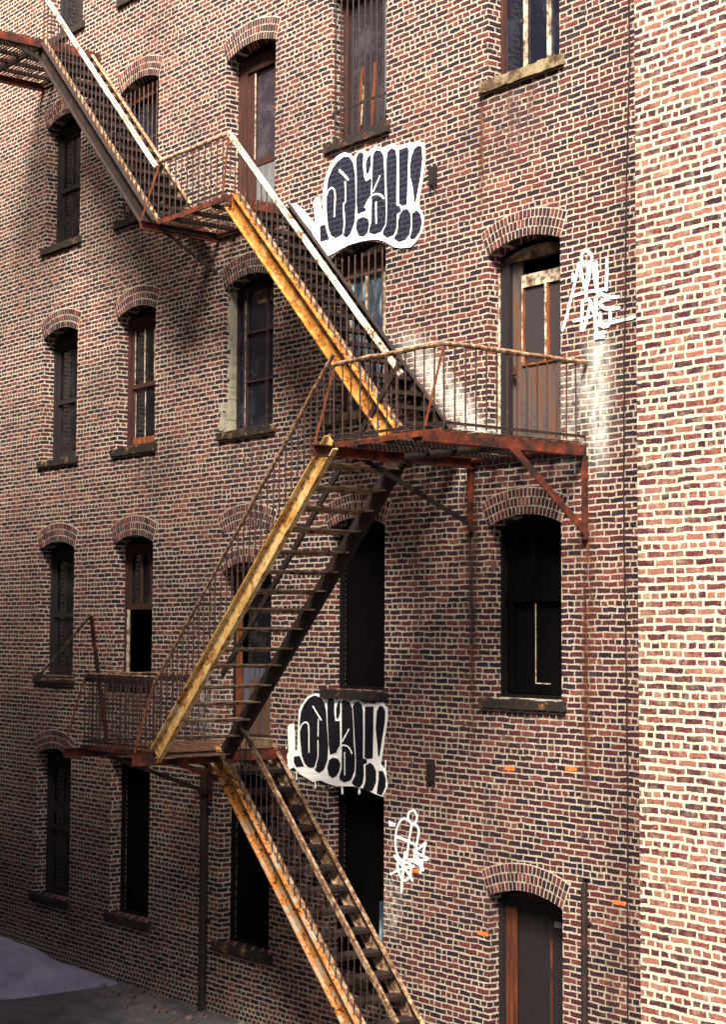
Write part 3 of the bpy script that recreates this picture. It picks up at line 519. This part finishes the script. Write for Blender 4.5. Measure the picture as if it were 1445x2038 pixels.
bars(w, lin(x0 + .02, x1 - .02, 9), z0 - .03, zs - .03, .01, (z0 + .03, z0 + .42), 'iron', x0=x0 - .02, x1=x1 + .02); sill(w, x0, x1, z0); brick_arch(w, x0, x1, zs)
# d3: only its peeling sill and lower panes are in the picture
k, x0, x1, z0, zs = O['d3']
w = frame_mb(x0, x1, z0, zs, .06).build('window', M['brown'], bld, 'window above the peeling cream sill')
pane(w, x0 + .06, x1 - .06, z0 + .05, zs - .1, 'glass_navy'); s = MB()
for f in (.33, .66): s.box(x0 + (x1 - x0) * f - .02, x0 + (x1 - x0) * f + .02, FY + .02, FY + .058, z0 + .05, zs - .14)
s.build('muntins', M['trim'], w); sill(w, x0, x1, z0, 'sill_peel', .15); brick_arch(w, x0, x1, zs)
# b3: door to the upper landing
k, x0, x1, z0, zs = O['b3']
w = frame_mb(x0, x1, z0, zs, .22, head=.2).build('door', M['brown'], bld, 'brown door with a tall dark glass above a grey panel, on the upper landing')
pane(w, x0 + .42, x1 - .34, z0 + .95, zs - .22, 'glass_violet'); s = MB(); s.box(x0 + .22, x0 + .42, FY + .03, FY + .068, z0 + .05, zs - .2); s.box(x1 - .34, x1 - .22, FY + .03, FY + .068, z0 + .05, zs - .2); s.box(x0 + .42, x1 - .34, FY + .03, FY + .066, z0 + .85, z0 + .95)
s.build('door_leaf', M['brown'], w); s = MB(); s.box(x0 + .42, x1 - .34, FY + .04, FY + .062, z0 + .05, z0 + .85); s.build('panel', M['greydoor'], w)
s = MB(); s.box(x0 + .4, x0 + .42, FY + .022, FY + .04, z0 + .95, zs - .24); s.build('trim_strip', M['trim'], w)
s = MB(); s.box(x0 + .25, x0 + .34, FY + .02, FY + .03, z0 + .02, z0 + .4); s.build('bare_wood', M['orange'], w); brick_arch(w, x0, x1, zs)
# d2: steel door to the middle landing
k, x0, x1, z0, zs = O['d2']
w = frame_mb(x0, x1, z0, zs, .09, head=.1).build('door', M['dkwood'], bld, 'rust-streaked steel door with two wired-glass lights, on the middle landing')
s = MB(); s.box(x0 + .042, x0 + .19, FY - .04, FY + .03, z0 + .02, zs - .1); s.build('dark_post', M['dkwood'], w)
s = MB(); s.box(x0 + .008, x0 + .04, FY - .05, FY - .001, z0 + .02, zs - .2); s.build('pale_edge', M['trim'], w)
s = MB(); s.box(x0 + .195, x0 + .345, FY + .02, FY + .06, z0 + .02, zs - .1); s.box(x1 - .1, x1 - .09, FY + .02, FY + .06, z0 + .02, zs - .1); zt = zs - .42; zb = zs - 1.33
s.box(x0 + .345, x1 - .09, FY + .035, FY + .06, z0 + .02, zb); s.build('door_leaf', M['steel'], w)
s = MB(); s.box(x0 + .345, x1 - .1, FY + .02, FY + .062, zt, zt + .15); s.build('door_head', M['trim'], w)
s = MB(); xm = x0 + .765; s.box(xm - .035, xm, FY + .02, FY + .05, zb, zt); s.box(x0 + .345, x0 + .36, FY + .02, FY + .05, zb, zt); s.build('mullion', M['trim'], w)
s = MB(); s.box(xm, xm + .03, FY + .022, FY + .05, zb, zt); s.box(x0 + .36, x0 + .38, FY + .022, FY + .05, zb, zt); s.box(x0 + .345, x1 - .1, FY + .018, FY + .035, zb - .025, zb); s.build('light_frame', M['orange'], w)
for a, b_ in ((x0 + .38, xm - .035), (xm + .03, x1 - .1)): pane(w, a, b_, zb, zt, 'glass_wire', FY + .045)
pts, *_ = arc(x0 + .1, x1 - .02, zs - .05, .1); hb = MB(); hb.prism(pts + [(x1 - .02, zs - .1), (x0 + .1, zs - .1)], FY - .02, FY + .01); hb.build('head_board', M['sill_peel'], w)
s = MB(); s.box(x0 + .22, x0 + .28, FY - .01, FY + .02, z0 + .84, z0 + 1.0); s.tube([(x0 + .25, FY - .01, z0 + .9), (x0 + .25, FY - .05, z0 + .9), (x0 + .33, FY - .05, z0 + .9)], .012, 6); s.build('handle', M['rust'], w); brick_arch(w, x0, x1, zs)
# b1: bricked-down door to the lower landing, the older arch left above it
k, x0, x1, z0, zs = O['b1']
w = frame_mb(x0, x1, z0, zs, .1, head=.2).build('door', M['dkwood'], bld, 'patched door of slate-blue boards and rusty sheet below a blind arch, on the lower landing')
s = MB()
for a in range(5): s.box(x0 + .2 + a * .11, x0 + .3 + a * .11, FY + .04, FY + .06, z0 + .05, z0 + 1.05)
s.build('boards', M['blueboard'], w); s = MB(); s.box(x0 + .1, x0 + .17, FY - .01, FY + .05, z0 + .03, zs - .05); s.build('jamb_board', M['orange'], w)
s = MB(); s.box(x0 + .42, x1 - .1, FY + .01, FY + .03, z0 + .05, z0 + .85); s.build('rusty_sheet', M['steel'], w); pane(w, x0 + .3, x1 - .1, z0 + 1.05, zs - .18, 'glass')
pts, *_ = arc(x0 + .05, x1 - .3, zs, .1); hb = MB(); hb.prism(pts, FY - .01, FY + .01); hb.build('head_board', M['trim'], w)
st = MB(); st.box(x0 + .8, x1 + .05, -.16, .05, z0 - .04, z0 + .06); st.build('threshold', M['sill_peel'], w); brick_arch(w, x0, x1, zs, RISE, 2); brick_arch(w, x0, x1, 6.42)
# d0: ground-floor door, c0 leaf
k, x0, x1, z0, zs = O['d0']
w = frame_mb(x0, x1, z0, zs, .09, head=.12).build('door', M['dkwood'], bld, 'ground-floor doorway, arched, with an orange-brown jamb at its left')
s = MB(); s.box(x0 + .10, x0 + .24, FY - .02, FY + .04, z0 + .02, zs - .12); s.build('jamb_board', M['rustwood'], w)
s = MB(); s.box(x0 + .02, x0 + .09, FY - .06, FY - .001, z0 + .02, zs - .05); s.build('pale_edge', M['dkwood'], w)
s = MB(); s.box(x0 + .24, x1 - .09, FY + .05, FY + .07, z0 + .02, zs - .12); s.build('door_leaf', M['dkwood'], w); s = MB(); s.box(x0 + .78, x0 + .8, FY + .035, FY + .05, z0 + .02, zs - .2); s.build('batten', M['rust'], w); s = MB(); s.box(x0 + .85, x1 - .1, FY + .03, FY + .05, zs - .27, zs - .2); s.build('hinge', M['greydoor'], w)
pts, *_ = arc(x0 + .1, x1 - .05, zs, .1); hb = MB(); hb.prism(pts, FY - .01, FY + .011); hb.build('head_board', M['brown'], w); brick_arch(w, x0, x1, zs)
# leaf in the dark doorway by the foot of the stairs
k, x0, x1, z0, zs = O['c0']
s = MB(); s.box(x0 + .8, x1 - .06, .25, .27, z0 + .05, z0 + .95); s.build('blue_board', M['glass_blue'], wc0)

# writing on the wall: paint films a few millimetres thick
def piece(data, dark, label):
    bs, dk, st = data
    a = MB(); a.prism(bs, -.014, .012); o = a.build('graffiti', M['white_paint'], bld, label)
    d = MB()
    for q in dk: d.prism(q, -.018, -.013)
    d.build('letter_fill', M[dark], o)
    low = sorted([p for p in bs if p[1] < min(q[1] for q in bs) + .45], key=lambda p: p[0])
    dr = MB()
    for p in low[::2]:
        for _ in range(1):
            x = p[0] + random.uniform(-.12, .12); dr.ribbon([(x, p[1] + .06), (x + random.uniform(-.006, .006), p[1] - .02), (x, p[1] - random.uniform(.04, .1))], random.uniform(.010, .022), -.009, .012)
    if dark == 'black_paint': dr.build('drips', M['white_paint'], o)
    for q, w_ in st: MB().ribbon(q, w_, -.022, -.017).build('letter_line', M['white_paint'], o)
    return o
piece(PIECE_A, 'navy_paint', 'upper bubble-letter graffiti, navy with white outline, over a barred window')
piece(PIECE_B, 'black_paint', 'lower bubble-letter graffiti, black with white outline, beside the lower stairs')
def scrawl(data, w_, label):
    s = MB(); y = -.006
    for i, q in enumerate(data): s.ribbon(q, w_, y - .0004 * (i + 1), .012)
    return s.build('graffiti', M['white_paint'], bld, label)
scrawl(TAG_A, .036, 'white scrawled tag beside the steel door'); scrawl(TAG_B, .031, 'white scrawled tag beside the dark lower doorway')
ob = MB()
for x, z in ((-.852, 3.482), (.154, 3.542), (-2.547, 2.13), (.874, 2.168), (-1.313, 1.541)):
    ob.box(x - .09, x + .09, -.004, .01, z - .022, z + .022)
ob.build('orange_bricks', M['orange_paint'], bld)

# ------------------------------------------------------------------ neighbouring wing, sunlit, at the right
wing = root('brick_building', (8, 0, 0), 'sunlit brick wing at the right, its brick and wide joints paled for sunlight, nearer than the old wall', 'building')
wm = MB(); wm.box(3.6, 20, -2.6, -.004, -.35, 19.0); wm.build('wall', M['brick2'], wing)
wm = MB(); wm.box(3.5, 20.1, -2.7, -.002, 19.002, 19.25); wm.build('roof', M['iron'], wing)
# ------------------------------------------------------------------ unseen blocks across the alley, added to shade the wall
opp = root('brick_building', (-8, -24, 0), 'tall plain brick building added unseen across the alley to shade the lower storeys', 'building')
om = MB(); om.box(-50, 15.4, -34, -20, -.35, 36.6); om.box(-50, -24.5, -19.99, 14, -.35, 36); om.build('wall', M['brick2'], opp)  # second box closes the alley end, added to darken the left

shade_block = root('brick_building', (-10, -14, 0), 'brick block added unseen left of the viewpoint to shade the lower left wall', 'building')
om = MB(); om.box(-24.49, -.4, -19.98, -7.5, -.35, 19.0); om.build('wall', M['brick2'], shade_block); om = MB(); om.box(-24.48, -.25, -19.97, -7.35, 19.002, 19.25); om.build('roof', M['iron'], shade_block)  # unseen block, added to darken the lower left of the wall
# ------------------------------------------------------------------ fire escape
fe = root('fire_escape', (-5, -1, 0), 'rusted iron fire escape zigzagging down the brick wall, yellow stringers and three landings', 'fire escape')
rod_me = MB().tube([(0, 0, 0), (0, 0, 1)], .0095, 6).mesh('baluster', M['rod'])
thin_me = MB().tube([(0, 0, 0), (0, 0, 1)], .0075, 6).mesh('baluster', M['rod'])
def rod(parent, x, y, za, zb, me=rod_me):
    o = bpy.data.objects.new('baluster', me); COL.objects.link(o); o.parent = parent; o.location = (x, y, za); o.scale = (1, 1, zb - za)
    o.rotation_euler = (random.uniform(-.006, .006), random.uniform(-.006, .006), random.random() * 6)
def channel(mb, A, B, y, h=.235, fl=.06, sgn=-1, th=.012):
    """steel channel; A,B (x,z) on its top edge, web in plane y, flanges reaching sgn*fl"""
    A, B = Vector((A[0], 0, A[1])), Vector((B[0], 0, B[1])); d = (B - A); L = d.length; d.normalize(); n = Vector((-d.z, 0, d.x))
    if n.z < 0: n = -n
    c = (A + B) / 2
    def at(off, yy, hy, hn): mb.obox(c - n * off + Vector((0, yy, 0)), d * L / 2, (0, hy, 0), n * hn)
    at(h / 2, y, th / 2, h / 2 - th); at(th / 2, y + sgn * fl / 2, fl / 2 + th / 2, th / 2); at(h - th / 2, y + sgn * fl / 2, fl / 2 + th / 2, th / 2)
    return d, n
def stair(s, x0, x1, ksum, d_in, d_out, rail, outer_mat, rail_mat, lab, rods=True, steps=16, flange=-1, inner_rail=False, rtop=None, rbot=None, rail_h=.075, in_mat='iron', rod_mesh=rod_me, rod_sp=.125):
    """s=-1: falls to the right (x+z=ksum on the top edge); s=+1: falls to the left (z-x=ksum)"""
    Z = lambda x: ksum + s * x
    o = MB(); channel(o, (x0, Z(x0)), (x1, Z(x1)), -d_out, sgn=flange); st = o.build('stringer', M[outer_mat], fe, lab)
    a = MB(); L = Vector((x1 - x0, 0, Z(x1) - Z(x0)))
    dd = L.normalized(); nn = Vector((-dd.z, 0, dd.x)); nn = nn if nn.z > 0 else -nn
    # riveted angle along the top edge
    a.obox(Vector(((x0 + x1) / 2, -d_out + .03, (Z(x0) + Z(x1)) / 2)) + nn * .022, L / 2, (0, .025, 0), nn * .018)
    cnt = int(L.length / .16)
    for k in range(cnt):
        p = Vector((x0, -d_out - .012, Z(x0))) + L * (k + .5) / cnt - nn * .05
        a.obox(p, dd * .011, (0, .006, 0), nn * .011)
    a.build('edge_angle', M['lumpy'], st)
    i = MB(); channel(i, (x0, Z(x0)), (x1, Z(x1)), -d_in, sgn=1 if d_in > .5 else -1, fl=.05); sti = i.build('stringer', M[in_mat], fe)
    ts = MB().box(-.13, .13, -d_out + .012, -d_in - .012, -.018, .0).box(-.13 if s > 0 else .115, -.115 if s > 0 else .13, -d_out + .014, -d_in - .014, -.05, -.018)
    me = ts.mesh('tread', M['iron'] if s < 0 else M['treadpale'])  # dark iron on right-falling flights paints their treads as shaded
    for k in range(steps):
        f = (k + .6) / steps; x = x0 + (x1 - x0) * f; z = Z(x) - .17
        t_ = bpy.data.objects.new('tread', me); COL.objects.link(t_); t_.parent = st; t_.location = (x, 0, z); t_.rotation_euler = (random.uniform(-.012, .012), random.uniform(-.03, .03), 0)
        bk = 0
    ra = rtop if rtop is not None else x0; rb = rbot if rbot is not None else x1
    h = MB(); yr = -d_out - .01
    P = [(ra + (rb - ra) * k / 10, yr + random.uniform(-.004, .004), Z(ra + (rb - ra) * k / 10) + rail + random.uniform(-.006, .006)) for k in range(11)]
    if rail_h > .05:
        for k in range(10): h.bar(P[k], P[k + 1], .035, rail_h)
    else: h.tube(P, rail_h / 2, 8, .12)
    hr = h.build('handrail', M[rail_mat], st)
    if inner_rail:
        h = MB(); h.bar((x0, -d_in, Z(x0) + inner_rail), (x1, -d_in, Z(x1) + inner_rail), .03, .075); h.build('handrail', M['iron'], sti)
    if rods:
        n = int(abs(rb - ra) / rod_sp)
        for k in range(n + 1):
            x = ra + (rb - ra) * (k + .5) / (n + 1)
            rod(hr, x, yr, Z(x) - .02 if x0 <= x <= x1 or x1 <= x <= x0 else Z(x) + .1, Z(x) + rail, rod_mesh)
    return st
def platform(x0, x1, z, D, tip_l, tip_r, slats_to=None, lab=None, hgt=.15):
    f = MB(); channel(f, (0, 0), (1, 0), 0) if False else None
    def cbeam(x, tip, sg):
        f.box(x - .006, x + .006, -tip, -.002, z - hgt, z - .03); f.box(min(x, x + sg * .06), max(x, x + sg * .06), -tip, -.002, z - .03 - .012, z - .03); f.box(min(x, x + sg * .06), max(x, x + sg * .06), -tip, -.002, z - hgt - .012, z - hgt)
    cbeam(x0, tip_l, 1); cbeam(x1, tip_r, -1)
    f.box(x0 + .01, x1 - .01, -D - .006, -D + .006, z - .055, z + .012); f.box(x0 + .01, x1 - .01, -.06, -.045, z - .09, z - .03)
    pl = f.build('platform', M['rust'], fe, lab)
    b = MB(); n = max(2, round((x1 - x0) / .45))
    for k in range(1, n):
        x = x0 + (x1 - x0) * k / n; b.box(x - .03, x + .03, -D + .01, -.01, z - .085, z - .03)
    if D > 1.5: b.box(x0 + .01, x1 - .01, -1.09, -1.03, z - .14, z - .031)
    b.build('bearer', M['iron'], pl)
    s = MB(); y = -.03
    while y > -D + .02:
        e = random.uniform(-.004, .004); s.box(x0 + .005, x1 - .005, y - .030, y, z - .007 + e, z + e); y -= .062
    s.build('grating', M['slat'], pl)
    return pl
def bracket(pl, x, z, d1, drop, post=True, w=.06, mat='iron'):
    b = MB(); b.bar((x, -d1, z - .15), (x, -.02, z - drop), .014, w); b.build('brace', M[mat], pl)
    if post: p = MB(); p.box(x - .03, x + .03, -.05, -.002, z - drop - .08, z - .17); p.build('wall_post', M['rust'], pl)
def railing(pts, z0, z1, r=.027, sp=.147, mat='lumpy', skirt=0.0, posts=()):
    h = MB(); pp = []
    for i in range(len(pts) - 1):
        a, b = Vector(pts[i]), Vector(pts[i + 1]); n = max(2, int((b - a).length / .2))
        pp += [a + (b - a) * k / n for k in range(n)]
    pp.append(Vector(pts[-1])); h.tube([(p.x, p.y, z1 + random.uniform(-.005, .005)) for p in pp], r, 8, .1)
    ro = h.build('railing', M[mat], fe)
    lo = MB()
    for i in range(len(pts) - 1):
        a, b = pts[i], pts[i + 1]; lo.bar((a[0], a[1], z0 + .05), (b[0], b[1], z0 + .05), .012, .03)
        if skirt: lo.bar((a[0], a[1], z1 - .05 - skirt / 2), (b[0], b[1], z1 - .05 - skirt / 2), .01, skirt)
    lo.build('lower_rail', M['iron'], ro)
    for i in range(len(pts) - 1):
        a, b = Vector(pts[i]), Vector(pts[i + 1]); n = max(1, int((b - a).length / sp))
        for k in range(n):
            p = a + (b - a) * (k + (.0 if i else .0)) / n; rod(ro, p.x, p.y, z0, z1)
    for A, B in posts:
        q = MB(); q.bar(A, B, .022, .012, (1, 0, 0)); q.build('raking_stay', M['orange'], ro)
    return ro

# flights, top to bottom
stair(-1, -10.75, -7.14, 3.77, .14, 1.05, .79, 'iron', 'pale', 'dark stringer of the topmost flight', in_mat='lumpy', rail_h=.065)
stair(-1, -5.10, -1.62, 5.80, .14, 1.05, .70, 'yellow', 'pale', 'broad stringer in flaking yellow paint below the upper landing', rail_h=.068, rtop=-5.27, rbot=-1.55)
stair(1, -1.56, -5.27, 8.81, 1.07, 2.10, .83, 'yellowpale', 'lumpy', 'yellow stringer of the middle flight', rail_h=.046, inner_rail=.93, rtop=-1.47, rbot=-5.27)
stair(-1, -5.36, -1.62, -1.83, .14, 1.05, .83, 'greypale', 'lumpy', 'chalky grey stringer with orange rust on the lowest flight', rail_h=.07, rtop=-4.9, rbot=-1.6, in_mat='lumpy', rod_mesh=thin_me)
# landings
p3 = platform(-7.13, -5.17, 10.90, 1.05, 1.32, 1.10, lab='upper landing of rusty slats outside the brown door')
bracket(p3, -7.11, 10.90, .9, .62, False, .05); bracket(p3, -5.2, 10.90, .9, .62, True)
p2 = platform(-1.50, .41, 7.16, 2.10, 2.37, 2.37, lab='middle landing outside the steel door, edged with bright red rust')
bracket(p2, .41, 7.18, 1.12, 1.02, True, .085, 'rust'); bracket(p2, -1.5, 7.18, 1.7, .85, True)
p1 = platform(-7.15, -5.27, 3.49, 2.10, 2.40, 2.42, lab='lower landing of slats outside the patched door')
bracket(p1, -5.28, 3.50, 1.75, .78, True, .07, 'rust'); bracket(p1, -7.14, 3.50, 1.75, .78, True)
p4 = platform(-12.75, -10.72, 14.55, 2.1, 2.3, 2.3, lab='topmost landing at the edge of view'); bracket(p4, -10.75, 14.55, 1.6, .7)
# railings
railing([(-7.08, -1.05), (-5.25, -1.05)], 10.92, 11.75, .026, posts=[((-7.06, -1.05, 11.72), (-7.12, -1.3, 10.9)), ((-5.27, -1.05, 11.72), (-5.33, -1.1, 10.9))])
railing([(-1.47, -2.10), (.43, -2.10), (.43, -.03)], 7.17, 8.05, .028, posts=[((.42, -2.1, 8.02), (.41, -2.34, 7.16)), ((-1.47, -2.1, 8.02), (-1.5, -2.34, 7.16))])
railing([(-5.28, -2.10), (-7.10, -2.10), (-7.10, -.05)], 3.5, 4.46, .015, .105, 'lumpy', .06, posts=[((-7.1, -2.1, 4.44), (-7.14, -2.38, 3.5)), ((-5.28, -2.1, 4.42), (-5.29, -2.38, 3.5))])
railing([(-10.75, -2.1), (-12.7, -2.1)], 14.57, 15.45)
# leaning post and sloped rail at the far end of the lower landing
q = MB(); q.bar((-7.1, -1.75, 3.5), (-7.08, -2.04, 5.25), .045, .04, (1, 0, 0)); po = q.build('leaning_post', M['rust'], fe, 'leaning rusty post on the lower landing, sloped pipe rail at its top')
q = MB(); q.tube([(-7.06, -2.04, 5.27), (-7.6, -2.0, 5.0), (-8.6, -2.0, 4.42), (-8.75, -1.95, 4.34), (-8.8, -.02, 4.3)], .017, 8); q.build('sloped_rail', M['lumpy'], po)

# ------------------------------------------------------------------ small things on the wall
q = MB(); pts = []
for x, z in ((1.125, 14.5), (1.112, 11.24), (1.06, 10.0), (1.03, 8.65), (1.0, 7.5), (.99, 6.46), (1.013, 4.83), (1.022, 3.23), (1.012, 2.4), (1.008, 1.65), (1.01, .3)): pts.append((x, -.02, z))
sm = []
for i in range(len(pts) - 1):
    for k in range(6): sm.append(tuple(pts[i][j] + (pts[i + 1][j] - pts[i][j]) * k / 6 + (random.uniform(-.006, .006) if j == 0 else 0) for j in range(3)))
tag(q.tube(sm + [pts[-1]], .0085, 6).build('cable', M['iron']), 'thin black cable hanging down the brick wall close to the sunlit wing', 'cable')
def wall_box(x, z, lab):
    r_ = root('wall_box', (x, 0, z), lab, 'box', 'iron boxes on the wall')
    b = MB(); b.box(x - .07, x + .07, -.03, -.001, z - .12, z + .12); b.build('housing', M['iron'], r_)
    b = MB(); b.box(x - .055, x + .055, -.036, -.0302, z - .1, z + .1); b.tube([(x - .05, -.02, z - .12), (x - .055, -.02, z - .17)], .012, 6); b.tube([(x + .04, -.02, z - .12), (x + .045, -.02, z - .19)], .012, 6); b.build('cover', M['dkwood'], r_)
wall_box(-2.22, 10.71, 'small rusty iron box on the wall right of the navy graffiti'); wall_box(-2.245, 3.34, 'small black iron box on the wall right of the black graffiti')
def pipe(x, z1, r, lab, z0=0.0):
    t_ = root('wall_pipe', (x, 0, 0), lab, 'pipe'); b = MB(); b.tube([(x, -r - .02, z0 + .001), (x, -r - .02, (z0 + z1) / 2), (x, -r - .02, z1 - .04), (x, -.03, z1)], r, 10); b.build('shaft', M['iron'], t_)
    b = MB()
    for z in (z1 * .3, z1 * .8): b.box(x - r - .03, x + r + .03, -.018, -.002, z - .02, z + .02)
    b.build('bracket', M['iron'], t_)
pipe(.40, 2.36, .036, 'short black standpipe on the wall right of the ground-floor doorway')
pipe(-7.22, 3.1, .06, 'thick dark downpipe in the shade below the lower landing', -.35)
# rubble and grit along the foot of the wall
rb = MB()
for _ in range(420):
    x = random.uniform(-14.5, 2.5); y = -abs(random.gauss(0, .55)) - .05; r = random.choice((.012, .016, .02, .03, .045)); a = random.random() * 3
    rb.obox((x, y, -.35 + r * .4), (r * math.cos(a), r * math.sin(a), r * .2), (-r * .7 * math.sin(a), r * .7 * math.cos(a), r * random.uniform(-.3, .3)), (0, r * .2, r * .55))
rb.build('rubble', M['rubble'], None, None, kind='stuff')
# low heap by the wall
hm = MB(); n, mm = 40, 18; vs = []; fs = []
for i in range(mm + 1):
    for j in range(n + 1):
        u = j / n; v = i / mm; x = -13.9 + 4.4 * u; y = -2.1 + 2.05 * v
        h = (math.sin(math.pi * min(1, u * 1.02)) ** .55) * (math.sin(math.pi * v) ** .7) * (.37 + .05 * math.sin(u * 17) + .05 * math.sin(v * 9 + u * 5) + .03 * math.sin(u * 31 + v * 13)); vs.append((x, y, h - .355))
for i in range(mm):
    for j in range(n): a = i * (n + 1) + j; fs.append((a, a + 1, a + n + 2, a + n + 1))
hm.add(vs, fs); tag(hm.build('ground_mound', M['mound'], smooth=True), 'low rounded lilac-grey mound on the ground at the foot of the wall', 'mound')

# ------------------------------------------------------------------ light, sky, camera
AZ, EL = 34.0, 50.0            # sun to the right of the wall's normal
d = Vector((math.sin(R(AZ)) * math.cos(R(EL)), -math.cos(R(AZ)) * math.cos(R(EL)), math.sin(R(EL))))
sun = bpy.data.lights.new('sun', 'SUN'); sun.energy = 5.0; sun.angle = R(25); sun.color = (1, .885, .72)
so = bpy.data.objects.new('sun', sun); COL.objects.link(so); so.rotation_euler = d.to_track_quat('Z', 'Y').to_euler(); so.location = d * 60
wd = bpy.data.worlds.new('World'); scene.world = wd; wd.use_nodes = True; nt = wd.node_tree
sky = nt.nodes.new('ShaderNodeTexSky'); sky.sky_type = 'NISHITA'; sky.sun_disc = False; sky.sun_elevation = R(EL); sky.sun_rotation = math.atan2(d.x, d.y)
sky.air_density = 1.2; sky.dust_density = 3.0
nt.links.new(sky.outputs[0], nt.nodes['Background'].inputs[0]); nt.nodes['Background'].inputs[1].default_value = .05
cam = bpy.data.cameras.new('camera'); co = bpy.data.objects.new('camera', cam); COL.objects.link(co); scene.camera = co
cam.sensor_fit = 'HORIZONTAL'; cam.sensor_width = 36; cam.lens = 3431.67 / 1445 * 36; cam.clip_end = 500; cam.clip_start = .1
rt, dn, fw = Vector((.614812, .788662, .004307)), Vector((-.051671, .045729, -.997617)), Vector((-.786979, .613124, .068866))
mt = Matrix((rt, -dn, -fw)).transposed().to_4x4(); mt.translation = (13.9388, -13.6848, 5.0568); co.matrix_world = mt
vs_ = scene.view_settings; scene.display_settings.display_device = 'sRGB'; vs_.view_transform = 'Standard'; vs_.look = 'None'; vs_.gamma = 1; vs_.exposure = 2.75; vs_.use_curve_mapping = False
